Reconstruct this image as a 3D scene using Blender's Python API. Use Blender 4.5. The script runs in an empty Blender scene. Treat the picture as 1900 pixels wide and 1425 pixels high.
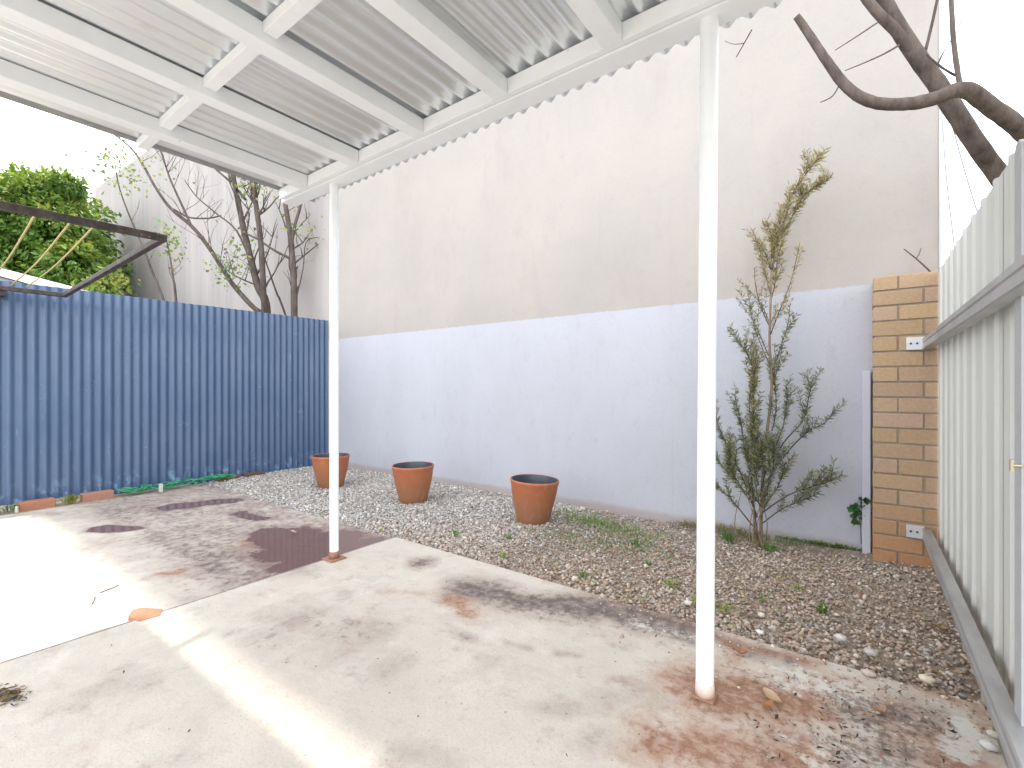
import bpy, math, random
import numpy as np
from mathutils import Vector, Matrix
random.seed(7); NR = np.random.RandomState(11)
S = bpy.context.scene; C = S.collection
# ---------------------------------------------------------------- camera
CH, FP, HY = 1.05, 881.0, 718.0
YAW = math.radians(36.6)
FW = Vector((-math.sin(YAW), math.cos(YAW), 0)); RT = Vector((math.cos(YAW), math.sin(YAW), 0))
cam = bpy.data.objects.new('camera', bpy.data.cameras.new('camera')); C.objects.link(cam); S.camera = cam
cam.location = (0, 0, CH); cam.rotation_euler = (math.radians(90), 0, YAW)
cam.data.sensor_width = 36; cam.data.lens = FP/1900*36; cam.data.shift_y = 5.5/1900
cam.data.clip_start = .05; cam.data.clip_end = 2000
# ---------------------------------------------------------------- sky + sun
SUN = Vector((-.19, .475, 1)).normalized()
w = bpy.data.worlds.new('World'); S.world = w; w.use_nodes = True
nt = w.node_tree; nt.nodes.clear()
sky = nt.nodes.new('ShaderNodeTexSky'); sky.sky_type = 'NISHITA'; sky.sun_disc = False
sky.sun_elevation = math.asin(SUN.z); sky.sun_rotation = math.atan2(SUN.x, SUN.y)
sky.air_density = 1.0; sky.dust_density = 3.0; sky.ozone_density = 1.0
tc = nt.nodes.new('ShaderNodeTexCoord'); nz = nt.nodes.new('ShaderNodeTexNoise'); nz.inputs['Scale'].default_value = 2.2
nz.inputs['Detail'].default_value = 7; nz.inputs['Roughness'].default_value = .55
rp = nt.nodes.new('ShaderNodeValToRGB'); rp.color_ramp.elements[0].position = .22; rp.color_ramp.elements[1].position = .5
mx = nt.nodes.new('ShaderNodeMix'); mx.data_type = 'RGBA'
bg = nt.nodes.new('ShaderNodeBackground'); bg.inputs[1].default_value = .15
wo = nt.nodes.new('ShaderNodeOutputWorld')
nt.links.new(tc.outputs['Generated'], nz.inputs['Vector']); nt.links.new(nz.outputs['Fac'], rp.inputs[0])
nt.links.new(rp.outputs[0], mx.inputs['Factor']); nt.links.new(sky.outputs[0], mx.inputs['A'])
mx.inputs['B'].default_value = (11.5, 11.9, 12.6, 1)
nt.links.new(mx.outputs['Result'], bg.inputs[0]); nt.links.new(bg.outputs[0], wo.inputs[0])
sl = bpy.data.lights.new('sun', 'SUN'); sl.energy = 2.5; sl.angle = math.radians(1.3); sl.color = (1, .95, .87)
so = bpy.data.objects.new('sun', sl); C.objects.link(so); so.rotation_euler = SUN.to_track_quat('Z', 'Y').to_euler()
S.view_settings.view_transform = 'Standard'; S.view_settings.look = 'None'
S.view_settings.exposure = 1.02; S.view_settings.gamma = 1
S.cycles.max_bounces = 8; S.cycles.diffuse_bounces = 5
# ---------------------------------------------------------------- helpers
def W(px, py, t):                      # a direction in the photo at depth t -> world
    l = (px-950)/FP
    return Vector((0, 0, CH)) + (FW+RT*l)*t + Vector((0, 0, (HY-py)/FP*t))
def G(px, py, z=0):                    # ground point
    return W(px, py, FP*(CH-z)/(py-HY))
def atY(px, py, Y):
    l = (px-950)/FP; return W(px, py, Y/(FW.y+RT.y*l))
class MB:
    def __init__(s): s.v = []; s.f = []; s.c = []
    def add(s, vs, fs, col=None):
        n = len(s.v); s.v += [tuple(p) for p in vs]; s.f += [tuple(i+n for i in f) for f in fs]
        if col is not None: s.c += [col]*len(vs)
        return s
    def box(s, x0, x1, y0, y1, z0, z1, col=None):
        return s.add([(x0,y0,z0),(x1,y0,z0),(x1,y1,z0),(x0,y1,z0),(x0,y0,z1),(x1,y0,z1),(x1,y1,z1),(x0,y1,z1)],
            [(0,3,2,1),(4,5,6,7),(0,1,5,4),(1,2,6,5),(2,3,7,6),(3,0,4,7)], col)
    def bar(s, a, b, w, h, up=(0,0,1), col=None):
        a = Vector(a); b = Vector(b); d = (b-a).normalized(); r = d.cross(Vector(up)).normalized(); u = r.cross(d)
        vs = [p + r*sx*w/2 + u*sy*h/2 for p in (a, b) for sx, sy in ((-1,-1),(1,-1),(1,1),(-1,1))]
        return s.add(vs, [(0,3,2,1),(4,5,6,7),(0,1,5,4),(1,2,6,5),(2,3,7,6),(3,0,4,7)][:6], col)
    def tube(s, pts, rs, n=8, col=None, wob=0):
        pts = [Vector(p) for p in pts]
        if not hasattr(rs, '__len__'): rs = [rs]*len(pts)
        vs = []; u = None
        for i, p in enumerate(pts):
            d = (pts[min(i+1, len(pts)-1)]-pts[max(i-1, 0)]).normalized()
            if u is None: u = d.orthogonal().normalized()
            u = (u - d*u.dot(d)).normalized(); v = d.cross(u)
            for k in range(n):
                a = 2*math.pi*k/n; r = rs[i]*(1+(random.uniform(-wob, wob) if wob else 0))
                vs.append(p+(u*math.cos(a)+v*math.sin(a))*r)
        m = len(pts)
        fs = [(i*n+k, i*n+(k+1)%n, (i+1)*n+(k+1)%n, (i+1)*n+k) for i in range(m-1) for k in range(n)]
        fs += [tuple(range(n-1, -1, -1)), tuple((m-1)*n+k for k in range(n))]
        return s.add(vs, fs, col)
    def build(s, name, mat, parent=None, smooth=False, bevel=0, autos=False):
        me = bpy.data.meshes.new(name); me.from_pydata(s.v, [], s.f); me.update()
        if s.c and len(s.c) == len(s.v):
            at = me.color_attributes.new('col', 'FLOAT_COLOR', 'POINT')
            at.data.foreach_set('color', np.array([(c[0], c[1], c[2], 1) for c in s.c], dtype='f').ravel())
        o = bpy.data.objects.new(name, me); C.objects.link(o); me.materials.append(mat)
        if smooth: me.polygons.foreach_set('use_smooth', [True]*len(me.polygons))
        if autos: me.set_sharp_from_angle(angle=math.radians(40))
        if parent: o.parent = parent; o.matrix_parent_inverse = parent.matrix_world.inverted() if False else Matrix.Translation(-parent.location)
        if bevel:
            b = o.modifiers.new('bevel', 'BEVEL'); b.width = bevel; b.segments = 2; b.limit_method = 'ANGLE'
        return o
def tag(o, label=None, cat=None, group=None, kind=None):
    if label: o['label'] = label
    if cat: o['category'] = cat
    if group: o['group'] = group
    if kind: o['kind'] = kind
    return o
def thing(name, loc, label, cat, group=None):
    o = bpy.data.objects.new(name, None); C.objects.link(o); o.location = loc; o.empty_display_size = .1
    return tag(o, label, cat, group)
def spline(pts, k=6):                  # Catmull-Rom
    P = [Vector(p) for p in pts]; out = []
    for i in range(len(P)-1):
        a, b, c, d = P[max(i-1, 0)], P[i], P[i+1], P[min(i+2, len(P)-1)]
        for j in range(k):
            t = j/k
            out.append(.5*((2*b)+(c-a)*t+(2*a-5*b+4*c-d)*t*t+(3*b-a-3*c+d)*t**3))
    return out+[P[-1]]
def lerpl(a, n): return [a[0]+(a[1]-a[0])*i/(n-1) for i in range(n)]
# ---------------------------------------------------------------- materials
class NM:
    def __init__(s, name, rough=.6, metal=0, spec=.5):
        s.m = bpy.data.materials.new(name); s.m.use_nodes = True; s.t = s.m.node_tree
        s.b = s.t.nodes['Principled BSDF']; s.b.inputs['Roughness'].default_value = rough
        s.b.inputs['Metallic'].default_value = metal; s.b.inputs['Specular IOR Level'].default_value = spec
        s.pos = s.t.nodes.new('ShaderNodeNewGeometry').outputs['Position']
        s.tc = s.t.nodes.new('ShaderNodeTexCoord')
    def n(s, k): return s.t.nodes.new('ShaderNode'+k)
    def L(s, a, b): s.t.links.new(a, b)
    def noise(s, scale, detail=4, rough=.5, sc=(1,1,1), src=None, dist=0):
        mp = s.n('Mapping'); mp.inputs['Scale'].default_value = sc; s.L(src or s.pos, mp.inputs[0])
        x = s.n('TexNoise'); x.inputs['Scale'].default_value = scale; x.inputs['Detail'].default_value = detail
        x.inputs['Roughness'].default_value = rough; x.inputs['Distortion'].default_value = dist
        s.L(mp.outputs[0], x.inputs['Vector']); return x.outputs['Fac']
    def ramp(s, f, a, b, ca=(0,0,0), cb=(1,1,1)):
        r = s.n('ValToRGB'); e = r.color_ramp.elements; e[0].position = a; e[1].position = b
        e[0].color = (*ca, 1); e[1].color = (*cb, 1); s.L(f, r.inputs[0]); return r.outputs[0]
    def mix(s, f, a, b, mode='MIX'):
        m = s.n('Mix'); m.data_type = 'RGBA'; m.blend_type = mode
        for v, k in ((f, 'Factor'), (a, 'A'), (b, 'B')):
            if hasattr(v, 'is_linked') or hasattr(v, 'links'): s.L(v, m.inputs[k])
            elif k == 'Factor': m.inputs[k].default_value = v
            else: m.inputs[k].default_value = (*v, 1)
        return m.outputs['Result']
    def math(s, op, a, b=0.0):
        m = s.n('Math'); m.operation = op; m.use_clamp = op in ('SUBTRACT', 'ADD', 'MULTIPLY') and False
        for i, v in enumerate((a, b)):
            if isinstance(v, (int, float)): m.inputs[i].default_value = v
            else: s.L(v, m.inputs[i])
        return m.outputs[0]
    def attr(s, name='col'):
        a = s.n('Attribute'); a.attribute_name = name; return a.outputs['Color']
    def sep(s, v):
        x = s.n('SeparateXYZ'); s.L(v, x.inputs[0]); return x.outputs
    def col(s, c):
        if isinstance(c, tuple): s.b.inputs['Base Color'].default_value = (*c, 1)
        else: s.L(c, s.b.inputs['Base Color'])
        return s
    def bump(s, h, strength=.3, dist=.01):
        b = s.n('Bump'); b.inputs['Strength'].default_value = strength; b.inputs['Distance'].default_value = dist
        s.L(h, b.inputs['Height']); s.L(b.outputs[0], s.b.inputs['Normal']); return b
    def rough(s, f): s.L(f, s.b.inputs['Roughness'])

def m_paint(name, base, dirt, rust=True):
    m = NM(name, .42)
    c = m.mix(m.ramp(m.noise(6, 5, .6), .45, .8), base, dirt)
    if rust: c = m.mix(m.math('MULTIPLY', m.sep(m.ramp(m.noise(9, 6, .7), .69, .74))[0], .7), c, (.36, .17, .08))
    m.col(c); m.bump(m.noise(90, 3), .06, .002); m.rough(m.ramp(m.noise(4, 3), .3, .7, (.32,)*3, (.55,)*3)); return m.m
M_white = m_paint('white_paint', (.92, .945, .97), (.86, .87, .87))
M_post = m_paint('white_post_paint', (.90, .92, .93), (.84, .85, .84), False)

m = NM('galvanised_roof', .38, .55)
z = m.noise(3, 5, .6, (1, .25, 1)); v = m.n('TexVoronoi'); v.inputs['Scale'].default_value = 25; m.L(m.pos, v.inputs['Vector'])
c = m.mix(m.ramp(z, .35, .75), (.86, .89, .92), (.77, .79, .81)); c = m.mix(.03, c, v.outputs['Color'], 'MULTIPLY')
c = m.mix(m.ramp(m.noise(2.2, 6, .7, (3, .5, 1)), .62, .8), c, (.62, .56, .50))
m.col(c); m.b.inputs['Roughness'].default_value=.28; m.b.inputs['Metallic'].default_value=.58; M_roof = m.m

m = NM('galvanised_rail', .42, .6)
c = m.mix(m.ramp(m.noise(10, 5, .65, (1, .3, 1)), .35, .7), (.50, .50, .50), (.34, .33, .32))
c = m.mix(m.ramp(m.noise(14, 6, .7), .68, .76), c, (.22, .14, .10)); m.col(c); m.bump(m.noise(60, 4), .1, .002); M_rail = m.m

m = NM('blue_sheet_paint', .38)
x, y, zz = m.sep(m.pos)
c = m.mix(m.ramp(m.noise(5, 5, .65, (1, 1, .3)), .35, .75), (.062, .108, .200), (.088, .138, .230))
c = m.mix(m.ramp(m.noise(30, 5, .7, (1, 1, .15)), .62, .75), c, (.15, .21, .30))
low = m.ramp(zz, .0, .22, (1,1,1), (0,0,0))
sc = m.math('MULTIPLY', m.sep(low)[0], m.sep(m.ramp(m.noise(11, 5, .7, (1,1,.6)), .52, .66))[0])
c = m.mix(sc, c, (.26, .40, .55)); m.col(c); m.rough(m.ramp(m.noise(6, 4, .6), .3, .7, (.14,)*3, (.28,)*3)); M_blue = m.m

m = NM('pale_green_sheet_paint', .45)
x, y, zz = m.sep(m.pos)
c = m.mix(m.ramp(m.noise(5, 5, .6, (1, 1, .35)), .35, .75), (.60, .61, .575), (.54, .545, .515))
dl = m.math('MULTIPLY', m.sep(m.ramp(zz, .05, .42, (1,1,1), (0,0,0)))[0], m.sep(m.ramp(m.noise(13, 5, .7), .38, .62))[0])
c = m.mix(dl, c, (.40, .33, .24)); m.col(c); m.bump(m.noise(40, 4), .05, .002); M_green = m.m

m = NM('wall_render', .88, 0, .25)
x, y, zz = m.sep(m.pos)
up = m.mix(m.ramp(m.noise(1.1, 6, .62), .32, .7), (.42, .382, .348), (.37, .345, .322))
up = m.mix(m.ramp(m.noise(2.3, 7, .7, (1, 1, .35)), .55, .78), up, (.35, .31, .285))
up = m.mix(m.math('MULTIPLY', m.sep(m.ramp(m.noise(3.1, 7, .75, (4, 1, .12)), .6, .8))[0], .5), up, (.29, .272, .265))
up = m.mix(m.math('MULTIPLY', m.sep(m.ramp(m.noise(.8, 5, .7), .5, .7))[0], .3), up, (.455, .40, .34))
lo = m.mix(m.ramp(m.noise(1.6, 6, .6, (1, 1, .5)), .35, .72), (.480, .485, .532), (.44, .442, .485))
lo = m.mix(m.math('MULTIPLY', m.sep(m.ramp(m.noise(5, 7, .75, (3, 1, .25)), .6, .75))[0], .45), lo, (.39, .395, .44))
e = m.math('ADD', zz, m.math('MULTIPLY', m.noise(16, 3), .022)); pl = m.ramp(e, .5, .502)
mr = m.n('MapRange'); mr.inputs['From Min'].default_value = 1.703; mr.inputs['From Max'].default_value = 1.712; m.L(e, mr.inputs[0])
gx = m.n('MapRange'); gx.inputs['From Min'].default_value = -5.93; gx.inputs['From Max'].default_value = -5.96; m.L(x, gx.inputs[0])
fac = m.math('MAXIMUM', mr.outputs[0], gx.outputs[0])
far = m.mix(m.ramp(m.noise(1.3, 6, .65, (2.5, 1, .15)), .35, .68), (.44, .40, .38), (.355, .33, .32))
up = m.mix(gx.outputs[0], up, far)
c = m.mix(fac, lo, up)
# mould specks and splash dirt near the ground
spk = m.ramp(m.noise(26, 5, .8), .735, .77); c = m.mix(m.math('MULTIPLY', m.sep(spk)[0], .55), c, (.22, .22, .22))
c = m.mix(m.math('MULTIPLY', m.sep(m.ramp(m.noise(11, 8, .8, (1, 1, .6)), .55, .68))[0], .28), c, (.30, .285, .28))
c = m.mix(m.math('MULTIPLY', m.sep(m.ramp(m.noise(2.0, 6, .7, (9, 1, .08)), .60, .74))[0], .32), c, (.33, .31, .30))
c = m.mix(m.math('MULTIPLY', m.sep(m.ramp(m.noise(55, 5, .8), .5, .7))[0], .22), c, (.30, .28, .27))
b0 = m.n('MapRange'); b0.inputs['From Min'].default_value = .035; b0.inputs['From Max'].default_value = .0; m.L(m.math('ADD', zz, m.math('MULTIPLY', m.noise(7, 5, .7), -.06)), b0.inputs[0])
c = m.mix(m.math('MULTIPLY', b0.outputs[0], .6), c, (.36, .29, .24))
m.col(c)
h = m.math('ADD', m.noise(3, 4), m.math('MULTIPLY', m.noise(70, 5, .7), .25)); m.bump(h, .38, .013); M_wall = m.m

m = NM('concrete', .8, 0, .3)
A = m.sep(m.attr('mask')); stain, rust, wet = A[0], A[1], A[2]
B = m.sep(m.attr('mask2')); pale, moss, lime = B[0], B[1], B[2]
base = m.mix(m.ramp(m.noise(1.6, 7, .65), .33, .7), (.575, .53, .455), (.485, .445, .385))
base = m.mix(m.math('MULTIPLY', m.sep(m.ramp(m.noise(7, 8, .75), .47, .68))[0], .6), base, (.47, .42, .375))
base = m.mix(m.math('MULTIPLY', m.sep(m.ramp(m.noise(110, 4, .8), .5, .68))[0], .6), base, (.36, .31, .28))
base = m.mix(m.math('MULTIPLY', m.sep(m.ramp(m.noise(2.6, 8, .78, (1, 1.6, 1), None, .6), .52, .66))[0], .5), base, (.43, .36, .315))
base = m.mix(m.math('MULTIPLY', m.sep(m.ramp(m.noise(19, 7, .8), .60, .68))[0], .5), base, (.33, .29, .26))
base = m.mix(m.math('MULTIPLY', m.sep(m.ramp(m.noise(4.1, 7, .7, (1, 1, 1), None, .4), .55, .7))[0], .5), base, (.65, .62, .57))
base = m.mix(m.math('MULTIPLY', m.sep(m.ramp(m.noise(48, 3, .6), .69, .72))[0], .6), base, (.20, .17, .15))
def thr(a, amp, scale, lo_, hi_, d=7):
    s_ = m.math('ADD', a, m.math('MULTIPLY', m.math('SUBTRACT', m.noise(scale, d, .72), .5), amp))
    r = m.n('MapRange'); r.inputs['From Min'].default_value = lo_; r.inputs['From Max'].default_value = hi_; m.L(s_, r.inputs[0]); return r.outputs[0]
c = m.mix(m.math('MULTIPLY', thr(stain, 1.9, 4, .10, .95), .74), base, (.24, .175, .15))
c = m.mix(m.math('MULTIPLY', thr(stain, 2.8, 20, .60, 1.15), .8), c, (.085, .066, .066))
c = m.mix(m.math('MULTIPLY', thr(rust, 1.9, 9, .12, .9), .75), c, (.35, .19, .12))
c = m.mix(m.math('MULTIPLY', thr(rust, 3.0, 30, .6, 1.1), .7), c, (.20, .085, .045))
c = m.mix(m.math('MULTIPLY', thr(pale, 2.4, 24, .4, .7), .8), c, (.58, .57, .52))
c = m.mix(m.math('MULTIPLY', thr(moss, 3.2, 36, .5, .9), .7), c, (.10, .080, .070))
wf = thr(wet, .9, 9, .44, .56)
c = m.mix(m.math('MULTIPLY', thr(wet, 1.6, 8, .10, .55), .6), c, (.19, .13, .12))
c = m.mix(m.math('MULTIPLY', wf, .85), c, (.135, .072, .060))
m.col(c)
rr = m.n('MapRange'); rr.inputs['To Min'].default_value = .78; rr.inputs['To Max'].default_value = .05; m.L(wf, rr.inputs[0]); m.rough(rr.outputs[0])
h = m.math('MULTIPLY', m.math('ADD', m.noise(9, 5), m.math('MULTIPLY', m.noise(160, 4, .7), .35)), m.math('SUBTRACT', 1.0, wf))
m.bump(h, .45, .008); M_conc = m.m

m = NM('soil', .95, 0, .15)
c = m.mix(m.ramp(m.noise(18, 8, .75), .35, .7), (.24, .185, .145), (.46, .385, .315)); m.col(c); m.bump(m.noise(60, 8, .75), .8, .02); M_soil = m.m
m = NM('dry_ground', .95, 0, .15)
c = m.mix(m.ramp(m.noise(.6, 8, .7), .35, .7), (.22, .20, .18), (.17, .17, .13)); m.col(c); M_ground = m.m
def m_attr(name, rough=.8, spec=.3, bscale=120, bs=.2, var=.25, transl=0):
    m = NM(name, rough, 0, spec); a = m.attr('col')
    c = m.mix(m.math('MULTIPLY', m.noise(bscale, 4, .7), var*2), a, (.35,)*3, 'MULTIPLY'); m.col(c)
    if bs: m.bump(m.noise(bscale, 4), bs, .004)
    if transl:
        tr = m.n('BsdfTranslucent'); m.L(c, tr.inputs[0]); ms = m.n('MixShader'); ms.inputs[0].default_value = transl
        out = m.t.nodes['Material Output']; m.L(m.b.outputs[0], ms.inputs[1]); m.L(tr.outputs[0], ms.inputs[2]); m.L(ms.outputs[0], out.inputs[0])
    return m.m
M_peb = m_attr('pebbles', .75); M_leaf = m_attr('leaves', .5, .4, 40, 0, .15, .3); M_brick = m_attr('brick', .85, .2, 60, .35, .35)
m = NM('mortar', .95, 0, .1); m.col(m.mix(m.noise(30, 5), (.36, .30, .235), (.25, .20, .15))); m.bump(m.noise(120, 4), .5, .005); M_mortar = m.m
m = NM('terracotta_pot', .5); x, y, zz = m.sep(m.pos)
c = m.mix(m.ramp(m.noise(9, 6, .7), .35, .75), (.42, .135, .055), (.35, .105, .045))
dd = m.n('MapRange'); dd.inputs['From Min'].default_value = .2; dd.inputs['From Max'].default_value = -.02; m.L(m.math('ADD', zz, m.math('MULTIPLY', m.noise(14, 6, .7), -.2)), dd.inputs[0])
c = m.mix(m.math('MULTIPLY', dd.outputs[0], .6), c, (.23, .13, .07)); c = m.mix(m.math('MULTIPLY', m.sep(m.ramp(m.noise(16, 7, .8, (1,1,.3)), .54, .68))[0], .4), c, (.50, .31, .20))
m.col(c); m.bump(m.noise(50, 4), .12, .003); M_pot = m.m
m = NM('pot_lining', .35); m.col(m.mix(m.noise(12, 5), (.035, .045, .065), (.08, .09, .11))); M_lin = m.m
m = NM('bark', .9, 0, .15); c = m.mix(m.ramp(m.noise(16, 7, .7, (1,1,.3)), .35, .7), (.070, .054, .048), (.17, .138, .118)); m.col(c); m.bump(m.noise(45, 6, .7, (1,1,.3)), .7, .01); M_bark = m.m
m = NM('pale_bark', .9, 0, .15); c = m.mix(m.ramp(m.noise(20, 6, .7), .35, .7), (.30, .23, .15), (.20, .14, .10)); m.col(c); M_pbark = m.m
m = NM('weathered_frame', .7, .2); c = m.mix(m.ramp(m.noise(12, 7, .75, (1, 1, 1)), .45, .7), (.045, .036, .033), (.13, .10, .085)); c = m.mix(m.ramp(m.noise(25, 5, .7), .64, .7), c, (.34, .30, .27)); m.col(c); M_frame = m.m
def plain(name, c, rough=.6, metal=0, c2=None, sc=20):
    m = NM(name, rough, metal); m.col(m.mix(m.noise(sc, 5, .6), c, c2 or tuple(k*.75 for k in c))); return m.m
M_cord = plain('cord', (.55, .42, .17)); M_hose = plain('hose', (.035, .28, .12), .45); M_zinc = plain('zinc_plate', (.72, .73, .74), .4, .5)
M_dark = plain('dark_hole', (.05, .05, .055)); M_brass = plain('brass', (.55, .48, .32), .4, .6); M_board = plain('painted_board', (.56, .58, .66), .7, 0, (.48, .49, .56), 8)
M_shed = plain('shed_roof', (.74, .77, .78), .5); M_cable = plain('cable', (.30, .32, .34)); M_grit = plain('rusty_steel', (.20, .085, .05), .85, 0, (.42, .24, .15), 45)
M_shedw = plain('shed_wall', (.35, .36, .36)); M_trim = plain('wall_corner_trim', (.60, .66, .68), .5)
M_stalk = plain('dry_stalk', (.50, .40, .24), .8)
# ---------------------------------------------------------------- noise in numpy
def vnoise(x, y, seed=0):
    r = np.random.RandomState(seed).rand(64, 64); xi = np.floor(x).astype(int); yi = np.floor(y).astype(int)
    fx = x-xi; fy = y-yi; fx = fx*fx*(3-2*fx); fy = fy*fy*(3-2*fy)
    g = lambda a, b: r[a % 64, b % 64]
    return (g(xi, yi)*(1-fx)+g(xi+1, yi)*fx)*(1-fy)+(g(xi, yi+1)*(1-fx)+g(xi+1, yi+1)*fx)*fy
def fbm(x, y, s, seed=0, o=4): return sum(vnoise(x*s*2**k, y*s*2**k, seed+k)*.5**k for k in range(o))/(2-.5**(o-1))
# ---------------------------------------------------------------- setting
WY, FX, RX, SE, JX = 3.75, -5.95, .33, 2.18, -2.65
def sheet(name, x0, x1, y0, y1, z, nx, ny, mat, zf=None):
    xs = np.linspace(x0, x1, nx); ys = np.linspace(y0, y1, ny); X, Y = np.meshgrid(xs, ys)
    Z = np.full_like(X, z) if zf is None else z+zf(X, Y)
    me = bpy.data.meshes.new(name); v = np.stack([X, Y, Z], -1).reshape(-1, 3)
    i = (np.arange(ny-1)[:, None]*nx+np.arange(nx-1)[None, :]).ravel(); f = np.stack([i, i+1, i+1+nx, i+nx], -1)
    me.from_pydata(v.tolist(), [], f.tolist()); me.update(); me.materials.append(mat)
    me.polygons.foreach_set('use_smooth', [True]*len(me.polygons))
    o = bpy.data.objects.new(name, me); C.objects.link(o); return o, X.ravel(), Y.ravel()
g = MB().add([(-400,-400,-.09),(400,-400,-.09),(400,400,-.09),(-400,400,-.09)], [(0,1,2,3)]).build('ground', M_ground); tag(g, kind='structure')
def bedz(X, Y): return .02*(fbm(X, Y, 1.7, 5)-.5) + .045*np.clip((X+.35)/.6, 0, 1)*np.clip((Y-2.9)/.5, 0, 1) - .02*np.clip((SE+.25-Y)/.25, 0, 1)
bed, _, _ = sheet('garden_bed', FX-.05, RX+.06, SE-.12, WY+.02, -.016, 260, 80, M_soil, bedz); tag(bed, kind='structure')
bed2, _, _ = sheet('soil_strip', FX-.05, -5.72, -2, SE-.1, -.015, 10, 120, M_soil); tag(bed2, kind='structure')
# stains: (px, py, radius m, strength)
def cap(X, Y, pts, r, soft=1.0):
    out = np.zeros_like(X)
    for a, b in zip(pts, pts[1:]) if len(pts) > 1 else [(pts[0], pts[0])]:
        ax, ay = a; bx, by = b; d2 = (bx-ax)**2+(by-ay)**2+1e-9
        t = np.clip(((X-ax)*(bx-ax)+(Y-ay)*(by-ay))/d2, 0, 1); d = np.hypot(X-ax-t*(bx-ax), Y-ay-t*(by-ay))
        out = np.maximum(out, np.clip(1.2-.9*d/r, 0, 1))
    return out
def px(l): return [tuple(G(*p)[:2]) for p in l]
ST = [([(850,1092),(960,1112),(1060,1122)], .17, 1), ([(1060,1122),(1180,1142),(1300,1168)], .15, 1), ([(1300,1165),(1450,1225)], .10, .85), ([(1180,1150),(1280,1185)], .06, .8),
      ([(780,1042)], .11, 1), ([(700,1170),(560,1160)], .24, .5), ([(480,1130),(560,1110)], .12, .35), ([(900,1230),(960,1250)], .10, .35), ([(700,1240),(760,1230)], .07, .4), ([(1000,1300),(1180,1290)], .09, .4), ([(860,1180),(880,1190)], .05, .5), ([(780,1390),(860,1400)], .1, .35), ([(130,1290),(300,1250)], .12, .3), ([(940,1190),(980,1195)], .03, .6), ([(1040,1200),(1080,1205)], .03, .55), ([(1000,1140),(1120,1150)], .05, .6), ([(1560,1310),(1700,1330)], .14, .6), ([(1640,1390)], .13, .6),
      ([(500,1182)], .03, .8), ([(340,1030),(560,1060)], .2, .55), ([(230,1000),(420,1020)], .3, .5), ([(60,955),(400,925)], .16, .5), ([(1140,1260),(1220,1300)], .04, .35),
      ([(430,960),(560,975)], .3, .6), ([(600,1065),(640,1110)], .05, .25), ([(380,1045),(470,1030)], .08, .8), ([(1080,1380),(1200,1400)], .12, .3)]
RU = [([(1320,1290)], .24, 1), ([(1360,1280),(1450,1300)], .16, .95), ([(1230,1395),(1450,1400)], .16, .85), ([(1380,1330),(1500,1410)], .18, .7), ([(1560,1290),(1700,1380)], .18, .5), ([(1240,1290),(1300,1270)], .05, .8), ([(330,1058),(300,1062)], .06, .9), ([(840,1115),(880,1140)], .09, .8),
      ([(1300,1168),(1500,1235)], .05, .7), ([(1780,1400),(1800,1440)], .15, .9), ([(1640,1260),(1760,1300)], .05, .7), ([(1350,1180),(1360,1240)], .07, .6), ([(1240,1130),(1340,1150)], .035, .9),
      ([(600,1040),(660,1020)], .03, 1), ([(700,1100),(820,1110)], .06, .35), ([(470,1000),(530,1040)], .15, .5), ([(1800,1290),(1830,1350)], .06, .6)]
WT = [([(530,1012),(640,1003)], .13, 1), ([(560,985),(650,985)], .10, 1), ([(672,1002)], .08, 1), ([(500,1000)], .12, .9), ([(335,935),(420,927)], .17, .97), ([(185,976),(240,978)], .13, .97), ([(440,950),(490,958)], .1, .8), ([(380,1045),(440,1030)], .04, .45)]
PA = [([(1770,1345),(1790,1400)], .07, 1), ([(1440,1260),(1560,1290)], .12, .6), ([(1500,1400),(1600,1420)], .15, .5), ([(1180,1155),(1290,1175)], .05, .5)]
MO = [([(1560,1320),(1690,1345)], .16, .75), ([(1650,1390),(1560,1400)], .18, .7), ([(880,1100),(1100,1135)], .09, .5), ([(1380,1270),(1480,1260)], .06, .5), ([(1130,1120),(1260,1145)], .06, .6), ([(770,1045)], .05, .7), ([(1480,1330),(1420,1400)], .1, .4)]
def slab(name, x0, x1, z, nx):
    o, X, Y = sheet(name, x0, x1, -6.5, SE, z, nx, 560, M_conc)  # unseen rear stretch added behind the shortened roof to bounce sunlight up under it
    wob = (fbm(X, Y, 2.2, 21)-.5)*.22; Xw = X+wob; Yw = Y+(fbm(X, Y, 2.2, 31)-.5)*.22
    def field(L):
        a = np.zeros_like(X)
        for pts, r, s in L: a = np.maximum(a, cap(Xw, Yw, px(pts), r)*s)
        return a
    WP = [([(-2.70,1.50),(-2.70,2.0)], .22, 1), ([(-2.95,1.62),(-3.02,1.92)], .30, 1), ([(-3.22,1.78)], .32, 1), ([(-3.45,1.70)], .2, .9)]
    def fw():
        a = field(WT)
        for p_, r_, s_ in WP: a = np.maximum(a, cap(Xw, Yw, p_, r_)*s_)
        return a
    wt = fw()*(X < JX) if x1 < -2 else np.zeros_like(X)
    if x1 < -2: wt = wt * np.clip((JX-X)/.01, 0, 1)
    st = field(ST)
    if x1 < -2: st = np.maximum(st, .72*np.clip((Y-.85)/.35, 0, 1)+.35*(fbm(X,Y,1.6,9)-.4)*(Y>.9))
    ru = np.maximum(field(RU), .35*np.clip((Y-(SE-.1))/.1, 0, 1)*(X > -1.4))
    for nm, ch in (('mask', (st, ru, wt)), ('mask2', (field(PA), np.maximum(field(MO), 1.1*(np.abs(X-JX) < .020)*(x1 > -2)*(Y > .2)), np.zeros_like(X)))):
        a = o.data.color_attributes.new(nm, 'FLOAT_COLOR', 'POINT')
        a.data.foreach_set('color', np.stack([*ch, np.ones_like(X)], -1).astype('f').ravel())
    # visible edge skirts
    s = MB().box(x0, x1, -6.5, SE, -.085, z-.002).build(name+'_body', M_conc, o); s.name = 'slab_edge'
    return tag(o, kind='structure')
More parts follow.
